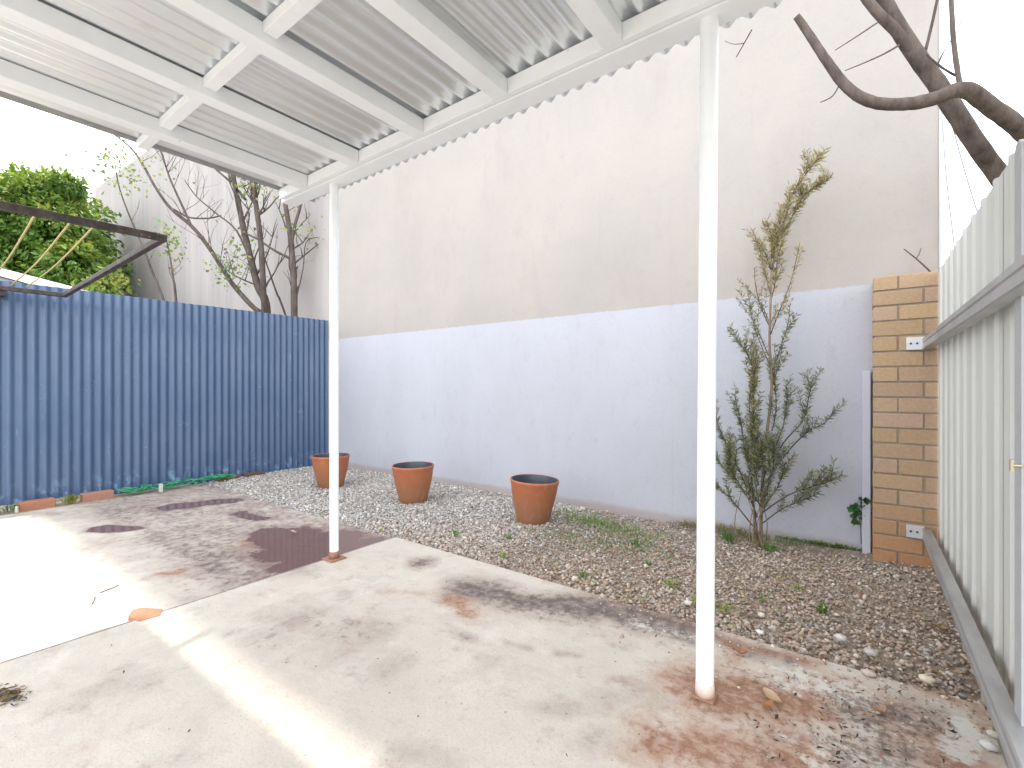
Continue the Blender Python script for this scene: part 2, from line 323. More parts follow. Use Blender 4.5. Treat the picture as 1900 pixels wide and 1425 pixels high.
slab('concrete_slab', -5.73, JX-.006, -.014, 420); slab('concrete_slab', JX+.005, RX-.015, 0.0, 520)
# ---------------------------------------------------------------- gravel
def pebbles(name, n, region, size, cols, mat, zoff=0, squash=.6):
    t = (1+5**.5)/2
    ico = np.array([(-1,t,0),(1,t,0),(-1,-t,0),(1,-t,0),(0,-1,t),(0,1,t),(0,-1,-t),(0,1,-t),(t,0,-1),(t,0,1),(-t,0,-1),(-t,0,1)])/math.hypot(1, t)
    fc = np.array([(0,11,5),(0,5,1),(0,1,7),(0,7,10),(0,10,11),(1,5,9),(5,11,4),(11,10,2),(10,7,6),(7,1,8),(3,9,4),(3,4,2),(3,2,6),(3,6,8),(3,8,9),(4,9,5),(2,4,11),(6,2,10),(8,6,7),(9,8,1)])
    P = region(n); n = len(P); s = size(P)
    base = ico[None]*(1+NR.uniform(-.22, .22, (n, 12, 1))); sc = np.stack([s*NR.uniform(.7, 1.3, n), s*NR.uniform(.6, 1, n), s*NR.uniform(.4, .8, n)*squash/.6], -1)
    v = base*sc[:, None]
    tl = NR.normal(0, .35, n); c_, s_ = np.cos(tl)[:, None], np.sin(tl)[:, None]
    v = np.stack([v[..., 0]*c_-v[..., 2]*s_, v[..., 1], v[..., 0]*s_+v[..., 2]*c_], -1)
    a = NR.uniform(0, 6.28, n); c_, s_ = np.cos(a)[:, None], np.sin(a)[:, None]
    v = np.stack([v[..., 0]*c_-v[..., 1]*s_, v[..., 0]*s_+v[..., 1]*c_, v[..., 2]], -1)+P[:, None]
    f = (fc[None]+12*np.arange(n)[:, None, None]).reshape(-1, 3)
    me = bpy.data.meshes.new(name); me.vertices.add(n*12); me.vertices.foreach_set('co', v.astype('f').ravel())
    me.loops.add(len(f)*3); me.loops.foreach_set('vertex_index', f.astype('i').ravel()); me.polygons.add(len(f))
    me.polygons.foreach_set('loop_start', np.arange(0, len(f)*3, 3, dtype='i')); me.update(calc_edges=True)
    K = cols(P); K = np.repeat(K, 12, 0); at = me.color_attributes.new('col', 'FLOAT_COLOR', 'POINT')
    at.data.foreach_set('color', np.concatenate([K, np.ones((len(K), 1))], 1).astype('f').ravel())
    me.materials.append(mat); o = bpy.data.objects.new(name, me); C.objects.link(o); return o
def reg_bed(n):
    X = NR.uniform(FX+.03, RX+.02, n); Y = NR.uniform(SE-.015, WY-.02, n)
    soil = np.clip((X+2.4)/2.2, 0, 1)*.46 + .5*np.clip((Y-3.3)/.3, 0, 1)*np.clip((X+2)/1.5, 0, 1)
    soil = soil + (fbm(X, Y, 2.3, 77)-.5)*.7 + .25*np.clip((Y-3.6)/.1, 0, 1)
    k = NR.rand(n) > np.clip(soil, 0, .88); X, Y = X[k], Y[k]
    return np.stack([X, Y, -.018+bedz(X, Y)+NR.uniform(0, .016, len(X))], -1)
def cols_bed(P):
    n = len(P); pal = np.array([(.62,.60,.57),(.48,.47,.46),(.34,.33,.33),(.42,.41,.40),(.52,.45,.38),(.42,.32,.26),(.25,.23,.22),(.72,.70,.66),(.46,.37,.31)])
    warm = np.clip((P[:, 0]+3.2)/2.2 - (P[:, 1]-2.6)*.5, 0, 1)
    wa = np.array([.16,.18,.16,.20,.08,.04,.12,.06,.0]); wb = np.array([.08,.06,.05,.02,.24,.24,.06,.035,.215])
    out = np.zeros((n, 3)); r = NR.rand(n)
    for i in range(n):
        w_ = wa*(1-warm[i])+wb*warm[i]; out[i] = pal[np.searchsorted(np.cumsum(w_/w_.sum()), r[i])]
    return np.minimum((out*.8+.07)*(np.array([[1.0,.97,.93]])*(1-warm[:,None])+np.array([[1.03,.94,.85]])*warm[:,None])*NR.uniform(.8, 1.3, (n, 1)), .8)
gr = pebbles('gravel', 78000, reg_bed, lambda P: NR.uniform(.0038, .0108, len(P))*(1+.3*(P[:,0] < -1.8))*(1+.5*np.clip((2.6-P[:,1])/.5, 0, 1)*(P[:,0] > -1.6))*(1+(NR.rand(len(P)) > .96)*.7), cols_bed, M_peb); tag(gr, kind='stuff', label='grey and tan gravel covering the garden bed along the wall', cat='gravel')
def reg_spill(n):
    X = NR.uniform(-1.2, RX-.04, n); Y = SE-np.abs(NR.normal(0, .14, n))-.0; k = NR.rand(n) < np.clip((X+1.4)/1.7, .05, 1); X, Y = X[k], Y[k]
    return np.stack([X, Y, NR.uniform(.001, .004, len(X))], -1)
sp = pebbles('loose_gravel', 420, reg_spill, lambda P: NR.uniform(.003, .008, len(P))*(1+(NR.rand(len(P)) > .93)*.8), cols_bed, M_peb); tag(sp, kind='stuff', label='loose pebbles spilled from the bed onto the concrete edge', cat='gravel')
# ---------------------------------------------------------------- neighbour's rendered wall
wl = thing('building', (-8, WY+.1, 0), 'tall cream rendered side wall with a pale blue painted band along its foot', 'building')
mb = MB(); x0, x1, xk = -17.5, .352, -6.0
ys = (WY, WY+.3); top = [(x0, 6.65), (xk, 6.17), (x1, 6.17)]
prof = [(x0, -.1), (x1, -.1)] + [(x, z_) for x, z_ in reversed(top)]
n = len(prof); vs = [(x, y_, z_) for y_ in ys for x, z_ in prof]
mb.add(vs, [tuple(range(n)), tuple(reversed(range(n, 2*n)))]+[(i, (i+1) % n+0, (i+1) % n+n, i+n)[::-1] for i in range(n)])
mb.build('wall', M_wall, wl)
MB().box(.3525, .366, WY-.006, WY+.02, -.05, 6.17).build('corner_trim', M_trim, wl)
MB().box(x0-.02, xk, WY-.03, WY+.33, 6.655, 6.67)
j = MB()
for X_ in (-15.3, -12.2, -9.1): j.box(X_, X_+.012, WY-.004, WY+.01, 0, 6.2)
j.build('joint_strip', plain('joint', (.40, .38, .37)), wl)
ch = thing('chimney', (-14.3, WY+.8, 6), 'small pinkish chimney just above the far end of the rendered wall', 'chimney')
MB().box(-14.45, -14.17, WY+.6, WY+.9, 5.6, 7.1).build('stack', plain('pink_brick', (.50, .33, .30)), ch, bevel=.01); MB().box(-14.49, -14.13, WY+.56, WY+.94, 7.1, 7.17).build('cap', plain('pale_cap', (.6, .5, .47)), ch)
# ---------------------------------------------------------------- brick pier
pr = thing('brick_pier', (.2, 3.65, 0), 'tan brick pier standing against the rendered wall at the end of the metal fence', 'brick pier')
bm_, k = MB(), 0; PX0, PX1, PY0 = .04, .385, 3.55; cz = 1.70
while cz > -.05:
    z0 = cz-.0795; a = PX0+.112 if k % 2 == 0 else PX0+.226
    t_ = max(0, 1-(cz/.5)) if cz < .5 else 0
    for xa, xb in ((PX0, a), (a+.010, PX1)):
        b_ = random.uniform(.92, 1.07); cc = (.54*b_+.03*t_, (.375-.09*t_)*b_, (.245-.10*t_)*b_*random.uniform(.9, 1.1))
        jx = random.uniform(-.0015, .0015); bm_.box(xa+jx, xb+jx, PY0+random.uniform(-.002, .002), WY-.004, z0, cz, cc)
    cz -= .0896; k += 1
bm_.build('bricks', M_brick, pr, bevel=.003)
MB().box(PX0+.005, PX1-.005, PY0+.006, WY-.008, -.06, 1.694).build('mortar', M_mortar, pr)
bd = MB().box(-.012, .030, 3.69, WY-.003, 0.0, 1.15).build('painted_board', M_board, bevel=.003); tag(bd, 'narrow pale blue painted board upright between the wall and the brick pier', 'board')
# ---------------------------------------------------------------- fences
bf = thing('blue_fence', (FX, 1, 0), 'dark blue corrugated metal fence along the left side of the yard', 'fence')
def corr(y0, y1, x, z0, z1, off, ph=0):
    mb = MB(); n = int((y1-y0)/.0095)+1; vs = []; jz = random.uniform(-.003, .003)
    for i in range(n+1):
        y_ = y0+(y1-y0)*i/n; xx = x+off+.0125*math.sin(2*math.pi*y_/.0762+ph)
        vs += [(xx, y_, z0), (xx, y_, (z0+z1)/2), (xx, y_, z1+jz)]
    return mb.add(vs, [q for i in range(n) for q in ((3*i, 3*i+3, 3*i+4, 3*i+1), (3*i+1, 3*i+4, 3*i+5, 3*i+2))])
y_ = WY-.004; k = 0
while y_ > -2.2:
    corr(y_-.80, y_, FX, -.03 if y_ > 2 else .03, 1.965, .0015*(k % 2)).build('sheet', M_blue, bf, smooth=True); y_ -= .762; k += 1
MB().box(FX-.055, FX-.012, -2.2, WY-.01, 1.60, 1.64).build('rail', M_frame, bf)
sf = thing('metal_fence', (RX, 2.7, 0), 'pale grey-green ribbed metal fence along the right side of the yard', 'fence')
def trap(y0, n, off):
    prof = [(0, 0), (.128, 0), (.136, -.009), (.158, -.009), (.167, 0), (.19, 0)]; mb = MB(); pts = []
    for i in range(n): pts += [(RX+off+dx, y0-i*.19-dy) for dy, dx in prof[:-1]]
    pts.append((RX+off, y0-n*.19-.03)); vs = []
    for x_, yy in pts: vs += [(x_, yy, -.03), (x_, yy, 1.69)]
    return mb.add(vs, [(2*i, 2*i+1, 2*i+3, 2*i+2) for i in range(len(pts)-1)])
yy = 3.545; k = 0
while yy > 1.7 or k < 3:
    q = min(4, 4); trap(yy, 4 if k < 2 else 2, -.001*(k % 2)).build('sheet', M_green, sf); yy -= .76; k += 1
    if k == 3: break
for zc in (1.295, .222):
    r = MB(); x_a, x_b = RX-.068, RX-.030
    # channel rail with folded lips and a shallow groove
    pf = [(x_b, zc-.031), (x_a+.004, zc-.031), (x_a, zc-.027), (x_a, zc-.008), (x_a+.004, zc-.004), (x_a+.004, zc+.004), (x_a, zc+.008), (x_a, zc+.027), (x_a+.004, zc+.031), (x_b, zc+.031)]
    vs = [(a, b, c) for b in (1.0, 3.535) for a, c in pf]; n = len(pf)
    r.add(vs, [(i, i+1, i+1+n, i+n) for i in range(n-1)]+[(n-1, 0, n, 2*n-1), tuple(range(n))[::-1], tuple(range(n, 2*n))]); ro = r.build('rail', M_rail, sf)
    zb = zc+.003
    br = MB().box(RX-.138, RX-.058, PY0-.009, PY0-.0035, zb-.036, zb+.036).build('bracket', M_zinc, sf, bevel=.002)
    for dx in (-.118, -.090): MB().tube([(RX+dx, PY0-.0088, zb), (RX+dx, PY0-.0135, zb)], .006, 10).build('screw', M_dark, br)
# gate post beside the fence
gp = thing('gate_post', (RX-.01, 1.80, 0), 'grey steel gate post with rounded top at the right edge of the photo', 'gate post')
P0 = 1.675
pm = MB(); pr_ = [(0, -.03), (0, 1.615), (.004, 1.63), (.016, 1.64), (.044, 1.64), (.058, 1.63), (.064, 1.61), (.064, -.03)]
n = len(pr_); pm.add([(x_, P0-a, c) for x_ in (RX-.034, RX+.03) for a, c in pr_], [tuple(range(n))[::-1], tuple(range(n, 2*n))]+[(i, (i+1) % n, (i+1) % n+n, i+n) for i in range(n)])
pm.build('post', plain('post_paint', (.47, .48, .49), .5), gp)
bo = MB().tube([(RX-.034, P0-.07, .865), (RX-.050, P0-.07, .865)], .004, 10); bo.box(RX-.054, RX-.049, P0-.077, P0-.063, .852, .878); bo.build('bolt', M_brass, gp)
# ---------------------------------------------------------------- patio roof
pg = thing('patio_roof', (-2.6, 1.68, 0), 'white steel patio cover with rafters under a corrugated galvanised roof', 'patio roof')
ZB, ZT = 2.285, 2.36
def lathe_tube(name, p0, p1, r, mat, parent, n=24): return MB().tube([p0, p1], r, n).build(name, mat, parent, smooth=True, autos=True)
p1 = lathe_tube('post', (-2.60, 1.68, 0.0), (-2.60, 1.68, ZB), .0265, M_post, pg)
p2 = lathe_tube('post', (-.436, 1.685, 0.0), (-.421, 1.685, ZB), .029, M_post, pg)
for p_, x_, y_ in ((p1, -2.60, 1.68), (p2, -.436, 1.685)):
    bw = .052 if p_ is p1 else .036
    o = MB().box(x_-bw, x_+bw, y_-bw, y_+bw, .001, .009).build('base_plate', M_grit, p_, bevel=.002)
    o = MB().tube([(x_, y_, .009), (x_, y_, .035), (x_, y_, .05)], [.0315, .0305, .0297] if p_ is p2 else [.031, .029, .0272], 24).build('rust_collar', M_grit if p_ is p1 else plain('stained_paint', (.62, .45, .34), .7, 0, (.78, .72, .66), 60), p_, smooth=True)
MB().box(-3.14, 1.6, 1.632, 1.73, ZB, ZT-.002).build('front_beam', M_white, pg, bevel=.004)
MB().box(-3.10, 1.6, 1.600, 1.6285, ZB+.007, ZT-.003).build('batten', M_white, pg, bevel=.002)
for i in range(9):
    x_ = -2.83+.515*i
    MB().box(x_, x_+.074, -.72, 1.598, ZB+.001, ZT-.004).build('rafter', M_white, pg, bevel=.003)
    for yc in (.83, .07, -.69):
        if i < 8: MB().box(x_+.0755, x_+.513, yc, yc+.05, ZT-.043, ZT-.003).build('purlin', M_white, pg, bevel=.002)
for yc in (.83, .07, -.69): MB().box(-3.09, -2.832, yc, yc+.05, ZT-.043, ZT-.003).build('purlin', M_white, pg, bevel=.002)
mb = MB(); xs = []; x_ = -3.10
while x_ < 1.7: xs.append(x_); x_ += .0095
vs = []
for x_ in xs:
    zz_ = ZT+.012+.012*math.sin(2*math.pi*x_/.0762)
    for yy in (-.78, -.3, 0, .9, 1.862+.002*math.sin(x_*9)): vs.append((x_, yy, zz_))
mb.add(vs, [(5*i+q, 5*i+q+1, 5*i+q+6, 5*i+q+5) for i in range(len(xs)-1) for q in range(4)]); mb.build('roof_sheet', M_roof, pg, smooth=True)
fl = MB().box(-3.106, -3.101, -.78, 1.86, ZT-.012, ZT+.02).build('side_flashing', M_rail, pg)
# ---------------------------------------------------------------- pots
def pot(loc, tilt, label, sc=1):
    t = thing('plant_pot', loc, label, 'plant pot', 'terracotta coloured pots on the gravel')
    N = 48
    def lathe(prof):
        mb = MB(); vs = [(loc[0]+r*sc*math.cos(2*math.pi*k/N), loc[1]+r*sc*math.sin(2*math.pi*k/N), loc[2]+z_*sc) for r, z_ in prof for k in range(N)]
        return mb.add(vs, [(i*N+k, i*N+(k+1) % N, (i+1)*N+(k+1) % N, (i+1)*N+k) for i in range(len(prof)-1) for k in range(N)])
    lathe([(0, .0), (.118, .0), (.126, .01), (.140, .07), (.160, .15), (.176, .23), (.184, .29), (.190, .312), (.194, .326), (.193, .336), (.189, .340), (.184, .338)]).build('shell', M_pot, t, smooth=True)
    lathe([(.184, .338), (.181, .325), (.176, .29), (.168, .23), (.152, .15), (.134, .07), (.12, .03), (0, .03)]).build('lining', M_lin, t, smooth=True)
    t.rotation_euler = tilt; return t
pot((-4.55, 2.90, -.012), (0, 0, 0), 'orange terracotta pot half hidden behind the far white post')
pot((-3.36, 2.99, -.010), (.01, -.01, 1), 'middle orange terracotta pot of the three, standing free in the gravel')
pot((-2.10, 3.10, -.012), (-.02, .045, 0), 'orange terracotta pot tilting slightly, nearest to the green grass patch')
# ---------------------------------------------------------------- trees and plants
def branch(mb, pts, r0, r1, n=8, k=5, wob=.05):
    P = spline(pts, k); mb.tube(P, lerpl((r0, r1), len(P)), n, None, wob); return P
def twigs(mb, P, n, L, r, up=.5, depth=2, rng=(.2, 1), side=None):
    for _ in range(n):
        i = int(random.uniform(*rng)*(len(P)-1)); p = P[i]
        d = Vector((random.uniform(-1, 1), random.uniform(-1, 1)*.6, random.uniform(-.2, 1)+up)).normalized()
        l = L*random.uniform(.5, 1.1); q = [p]
        for s_ in range(4):
            d = (d+Vector((random.uniform(-.3, .3), random.uniform(-.2, .2), random.uniform(-.1, .3)))).normalized(); q.append(q[-1]+d*l/4)
        mb.tube(q, lerpl((r, r*.3), 5), 5)
        if depth > 1: twigs(mb, q, 2, L*.5, r*.6, up, depth-1)
def leaves(mb, pts, n, spread, size, cols, droop=.3, narrow=.35):
    for _ in range(n):
        p = Vector(random.choice(pts))+Vector([random.gauss(0, spread) for _ in range(3)])
        d = Vector((random.uniform(-1, 1), random.uniform(-1, 1), random.uniform(-1, 1)-droop)).normalized(); u = d.orthogonal().normalized()
        u = (Matrix.Rotation(random.uniform(0, 6.28), 3, d) @ u); s_ = size*random.uniform(.6, 1.3); w_ = s_*narrow; nn = d.cross(u)
        mb.add([p, p+d*s_*.5+u*w_+nn*s_*.08, p+d*s_, p+d*s_*.5-u*w_+nn*s_*.08], [(0, 1, 2, 3)], tuple(c_*random.uniform(.75, 1.25) for c_ in random.choice(cols)))
# bare tree right of the wall, leaning in over the metal fence
rt = thing('bare_tree', (.95, 3.6, -.05), 'thick leafless tree whose dark curved branches reach in at the upper right', 'tree')
T = 2.35; mb = MB()
A = branch(mb, [(.95, 3.6, -.06), W(2010, 560, 2.55), W(1930, 430, 2.45), W(1862, 338, 2.4), W(1800, 250, T), W(1745, 165, T), W(1695, 95, T), W(1645, 15, T), W(1600, -80, T)], .048, .033, 12, 6)
mb.build('trunk', M_bark, rt, smooth=True)
mb = MB(); B = branch(mb, [W(2020, 520, 2.45), W(1960, 320, 2.3), W(1900, 246, 2.2), W(1840, 200, 2.15), W(1788, 166, 2.12), W(1735, 183, 2.15), W(1680, 193, 2.2), W(1622, 190, 2.25), W(1575, 165, 2.3), W(1535, 115, 2.35), W(1500, 62, 2.4), W(1478, 30, 2.4)], .042, .016, 12, 6)
mb.build('limb', M_bark, rt, smooth=True)
mb = MB(); branch(mb, [W(1700, 105, T), W(1660, 55, T-.02), W(1625, 20, T-.02), W(1590, -30, T), W(1560, -90, T)], .026, .018, 10, 5); mb.build('limb', M_bark, rt, smooth=True)
mb = MB(); branch(mb, [W(1783, 168, 2.14), W(1775, 120, 2.14), W(1768, 60, 2.14), W(1764, -30, 2.14)], .011, .009, 8, 4)
branch(mb, [W(1717, 95, T), W(1728, 50, T), W(1741, -10, T)], .007, .006, 7, 4)
def tw(l, t, r0=.005, r1=.002): branch(mb, [W(x, y, t) for x, y in l], r0, r1, 6, 4)
tw([(1668, 84), (1640, 100), (1605, 116), (1568, 131)], 2.3); tw([(1628, 42), (1592, 66), (1550, 93)], 2.3, .004); tw([(1560, 152), (1545, 178), (1522, 190)], 2.32, .004)
tw([(1783, 145), (1760, 133), (1738, 118), (1718, 100)], 2.2, .006, .004); tw([(1740, 118), (1752, 95), (1768, 70)], 2.2, .004); tw([(1800, 155), (1825, 125), (1860, 84)], 2.2, .0025, .0012)
tw([(1775, 60), (1783, 38), (1782, 15)], 2.15, .0025, .0015); tw([(1780,130),(1797,128),(1812,120)],2.15,.0016,.001)
mb.build('twig', M_bark, rt, smooth=True)
mb = MB(); branch(mb, [atY(1395, 55, 1.9), atY(1381, 80, 1.9), atY(1366, 106, 1.9)], .0022, .0014, 6, 4); branch(mb, [atY(1381, 80, 1.9), atY(1362, 82, 1.9), atY(1345, 76, 1.9)], .0014, .0008, 5, 3)
o = mb.build('twig', M_bark, smooth=True); tag(o, 'small forked twig hanging from the roof edge right of the near post', 'twig')
mb = MB(); branch(mb, [(.33, 3.70, 1.69), atY(1722, 500, 3.66), atY(1700, 480, 3.64), atY(1677, 462, 3.62)], .006, .003, 7, 4); branch(mb, [atY(1700, 480, 3.64), atY(1706, 470, 3.64), atY(1709, 460, 3.64)], .003, .002, 6, 3)
o = mb.build('twig', M_bark, smooth=True); tag(o, 'short bare forked twig poking up from the top of the brick pier', 'twig')
# trees behind the blue fence
GT = 'bare trees and saplings behind the blue fence'
def ltree(name, label, base, limbs, lf, cat='tree'):
    t = thing(name, (base[0], base[1], -.05), label, cat, GT); first = True
    for l in limbs:
        pts, r0, r1, tn, tl = l; mb = MB(); P = branch(mb, pts, r0, r1, 9, 5); twigs(mb, P, tn, tl, r1*.55, .4)
        mb.build('trunk' if first else 'limb', M_bark, t, smooth=True); first = False
    if lf:
        mb = MB()
        for (x, y, tt, sp_, n) in lf: leaves(mb, [W(x, y, tt)], int(n*1.6), sp_, .05, [(.28, .36, .08), (.22, .30, .10), (.36, .40, .12), (.20, .26, .14)])
        mb.build('leaves', M_leaf, t)
    return t
t6 = 6.7; b0 = W(497, 590, t6); b0.z = -.05
ltree('bare_tree', 'thick multi stemmed bare tree behind the blue fence, with a long limb arching left', b0, [
    ([b0, W(496, 590, t6), W(478, 530, t6), W(458, 450, t6), W(445, 390, t6), W(432, 320, t6), W(425, 250, t6+.1)], .062, .024, 8, .9),
    ([W(492, 600, t6), W(489, 540, t6-.1), W(484, 450, t6-.1), W(474, 370, t6-.1), W(468, 300, t6-.1)], .044, .028, 7, .8),
    ([W(494, 585, t6), W(470, 570, t6), W(430, 525, t6), W(395, 470, t6), W(358, 422, t6), W(318, 388, t6+.1), W(290, 350, t6+.1), W(262, 300, t6+.2), W(238, 270, t6+.2), W(205, 245, t6+.2)], .038, .009, 14, .8),
    ([W(358, 425, t6), W(335, 375, t6), W(315, 330, t6), W(300, 285, t6), W(285, 250, t6)], .017, .008, 8, .6),
    ([W(322, 388, t6), W(350, 403, t6), W(385, 405, t6), W(410, 400, t6)], .014, .009, 3, .5),
    ([W(470, 500, t6), W(440, 430, t6), W(400, 395, t6), W(365, 365, t6), W(343, 335, t6)], .014, .006, 8, .7),
    ([W(455, 370, t6), W(430, 340, t6), W(405, 318, t6), W(385, 300, t6)], .02, .009, 5, .5)],
    [(470, 345, t6-.15, .13, 90), (430, 495, t6-.1, .14, 110), (445, 470, t6, .18, 40), (255, 300, t6, .2, 40)])
b1 = W(546, 595, 6.6); b1.z = -.05
ltree('bare_tree', 'slimmer forked bare tree behind the blue fence, just left of the far post', b1, [
    ([b1, W(546, 590, 6.6), W(545, 520, 6.6), W(540, 450, 6.6), W(533, 400, 6.6), W(524, 345, 6.6), W(518, 280, 6.6)], .05, .024, 7, .7),
    ([W(540, 455, 6.6), W(548, 415, 6.6), W(558, 380, 6.6), W(568, 330, 6.6)], .024, .016, 5, .6),
    ([W(540, 480, 6.6), W(510, 465, 6.6), W(480, 445, 6.6), W(450, 430, 6.6)], .020, .010, 4, .5),
    ([W(548, 560, 6.6), W(562, 500, 6.6), W(568, 450, 6.6), W(590, 440, 6.6)], .010, .004, 4, .5)], [(565, 425, 6.6, .13, 40)])
for i, (x0_, lab, L, lf) in enumerate([
    (305, 'tall thin curved sapling with yellow green leaves at its top behind the blue fence', [(305, 560), (285, 510), (262, 450), (240, 400), (222, 350), (214, 310)], [(215, 305, 6.2, .18, 75), (236, 322, 6.2, .13, 25), (200, 290, 6.2, .1, 14)]),
    (327, 'short thin sapling with pale green leaves behind the tip of the clothesline frame', [(327, 562), (322, 520), (316, 480), (309, 445)], [(308, 440, 5.9, .09, 60), (318, 470, 5.9, .1, 20)]),
    (530, 'slanting thin sapling between the two bare trees behind the blue fence', [(530, 585), (514, 545), (500, 505), (488, 470), (480, 440)], [])]):
    tt = 6.2 if i == 0 else 5.9 if i == 1 else 6.9; b = W(L[0][0]+(L[0][0]-L[1][0])*6, L[0][1], tt); b.z = -.05
    ltree('sapling', lab, b, [([b]+[W(x, y, tt) for x, y in L], .018, .006, 3, .35)], lf, 'sapling')
# dense green tree at far left
gt = thing('leafy_tree', (-12.2, 1.7, -.05), 'dense bright green leafy tree beyond the blue fence at the far left', 'tree')
mb = MB(); branch(mb, [(-13.6, 1.9, -.06), (-13.6, 1.9, 1.5), (-13.5, 1.8, 3), (-13.5, 1.7, 4.2)], .17, .05, 10); P_ = [Vector((-13.6, 1.9, 1.4+.45*i)) for i in range(6)]; twigs(mb, P_, 14, 1.0, .035, .2); mb.build('trunk', M_bark, gt, smooth=True)
mb = MB(); TD = 9.2; lob = []
for (x, y, r) in [(60, 410, .85), (20, 500, .9), (95, 380, .5), (110, 440, .6), (138, 500, .5), (90, 360, .45), (125, 345, .24), (-40, 420, .9), (-110, 420, 1.0), (-60, 540, 1.0), (40, 570, 1.0), (120, 560, .7), (150, 465, .36), (165, 500, .28), (142, 400, .28), (45, 360, .4), (15, 375, .35), (172, 548, .33)]:
    lob.append((W(x, y, TD+random.uniform(-.3, .6)), r))
lob += [(W(x, y, TD+1.6), 1.0) for x, y in ((0, 460), (60, 470), (100, 420), (-80, 480), (130, 510))]
for c0, r in lob:
    for _ in range(int(6000*r*r)+250):
        d = Vector([random.gauss(0, 1) for _ in range(3)]).normalized(); rr = r*(random.uniform(.66, 1.02)+.13*math.sin(7*d.x+9*d.z+c0.x*5)+.10*math.sin(13*d.y+11*d.x)+random.choice((0, 0, 0, .1))); p = c0+d*rr
        if math.sin(8.3*p.x+2)*math.sin(9.1*p.z+5*p.y) > .45: continue
        dd = (d*.7+Vector((random.uniform(-.5, .5), random.uniform(-.5, .5), random.uniform(-1.1, .1)))).normalized()
        u = dd.cross(Vector((random.uniform(-1, 1), random.uniform(-1, 1), random.uniform(-1, 1)))).normalized(); s_ = random.uniform(.07, .15); w_ = s_*.25
        nw = max(0, d.z)*random.random(); c_ = (.12+.26*nw, .235+.20*nw, .035+.02*nw); b_ = random.uniform(.6, 1.3); nn = dd.cross(u)  # sunlight painted in: upward-facing leaves get a lighter yellow green
        mb.add([p, p+dd*s_*.45+u*w_+nn*.01, p+dd*s_, p+dd*s_*.45-u*w_+nn*.01], [(0, 1, 2, 3)], tuple(k*b_ for k in c_))
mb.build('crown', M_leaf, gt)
sb = thing('shrub', W(200, 560, 8.2)*1, 'small yellow green bush peeking over the blue fence beside the dense green tree', 'shrub'); sb.location.z = -.05
mb = MB(); c_ = W(198, 530, 8.2); branch(mb, [(c_.x, c_.y, -.05), (c_.x, c_.y, 1.2), c_], .03, .01, 6); twigs(mb, [Vector((c_.x, c_.y, c_.z-.6+.1*i)) for i in range(7)], 8, .5, .01); mb.build('stem', M_bark, sb, smooth=True)
mb = MB(); leaves(mb, [c_, W(185, 535, 8.2), W(212, 528, 8.2)], 420, .13, .09, [(.26, .33, .05), (.36, .40, .07), (.14, .22, .04)]); mb.build('foliage', M_leaf, sb)
# needle leaved shrub against the wall
sh = thing('shrub', (-.565, 3.46, 0), 'tall spindly needle leaved shrub against the pale wall, right of the near post', 'shrub')
SY = 3.50; st = MB(); nd = MB(); stp = MB()
def a(x, y, dy=0): return atY(x, y, SY+dy)
def needles(P, dens, L, cols, r0=.0, start=.15, drop=0):
    for i in range(int(start*len(P)), len(P)-1):
        seg = P[i+1]-P[i]; d0 = seg.normalized()
        for _ in range(max(1, int(dens*seg.length*100))):
            p = P[i]+seg*random.random(); s_ = Vector([random.gauss(0, 1) for _ in range(3)]); s_ = (s_-d0*s_.dot(d0)).normalized()
            d = (s_*random.uniform(.6, 1.1)+d0*random.uniform(.3, 1.0)+Vector((0, 0, -drop))).normalized(); l = L*random.uniform(.6, 1.25); u = d.cross(Vector([random.gauss(0, 1) for _ in range(3)])).normalized()*.0034
            c = random.choice(cols); b_ = random.uniform(.7, 1.3)
            nd.add([p-u*.5, p+d*l*.5+u, p+d*l, p+d*l*.5-u], [(0, 1, 2, 3)], (c[0]*b_, c[1]*b_, c[2]*b_))
OL = [(.42, .35, .16), (.35, .31, .15), (.48, .39, .22), (.30, .29, .14)]; GN = [(.23, .27, .19), (.29, .30, .18), (.36, .36, .28), (.18, .22, .12)]; MXC = [(.28, .28, .12), (.22, .26, .14), (.36, .32, .15), (.16, .20, .11)]
def br(l, r0, r1, dens, L, cols, dy=0, pale=False, start=.1, side=4):
    pts = [a(x, y, dy+random.uniform(-.02, .02)) for x, y in l]; P = spline(pts, 5); (stp if pale else st).tube(P, lerpl((r0, r1), len(P)), 7, None, .05)
    if dens: needles(P, dens, L, cols, start=start)
    for _ in range(side):
        i = random.randint(int(len(P)*max(start, .2)), max(int(len(P)*max(start, .2)), int(len(P)*.82))); d = (P[i+1]-P[i]).normalized(); d = (d+Vector((random.uniform(-.7, .7), random.uniform(-.6, .4), random.uniform(0, .4)))).normalized()
        q = [P[i]+d*s_*random.uniform(.026, .045)+Vector((0, 0, .004*s_*s_)) for s_ in range(4)]; q.sort(key=lambda v_: (v_-P[i]).length); st.tube(q, lerpl((r1*.9, .001), 4), 5); needles(q, dens*1.1, L, cols, start=0)
br([(1412, 1015), (1413, 930), (1420, 830), (1432, 720), (1428, 640), (1430, 560), (1433, 480)], .011, .006, 0, 0, OL, 0, True, side=0)
br([(1433, 500), (1440, 440), (1460, 380), (1490, 330), (1522, 290)], .006, .002, 2.6, .055, OL, 0, side=9)
br([(1470, 400), (1490, 365), (1515, 348), (1543, 328)], .004, .002, 3.4, .042, OL, -.03, side=4)
br([(1432, 500), (1432, 460), (1436, 425)], .005, .002, 3.4, .05, OL, .03, side=5)
br([(1430, 500), (1420, 470), (1404, 448)], .004, .002, 2.5, .045, OL, side=3); br([(1445, 450), (1460, 420), (1480, 385), (1495, 350)], .004, .002, 3.0, .05, OL, .03, side=6)
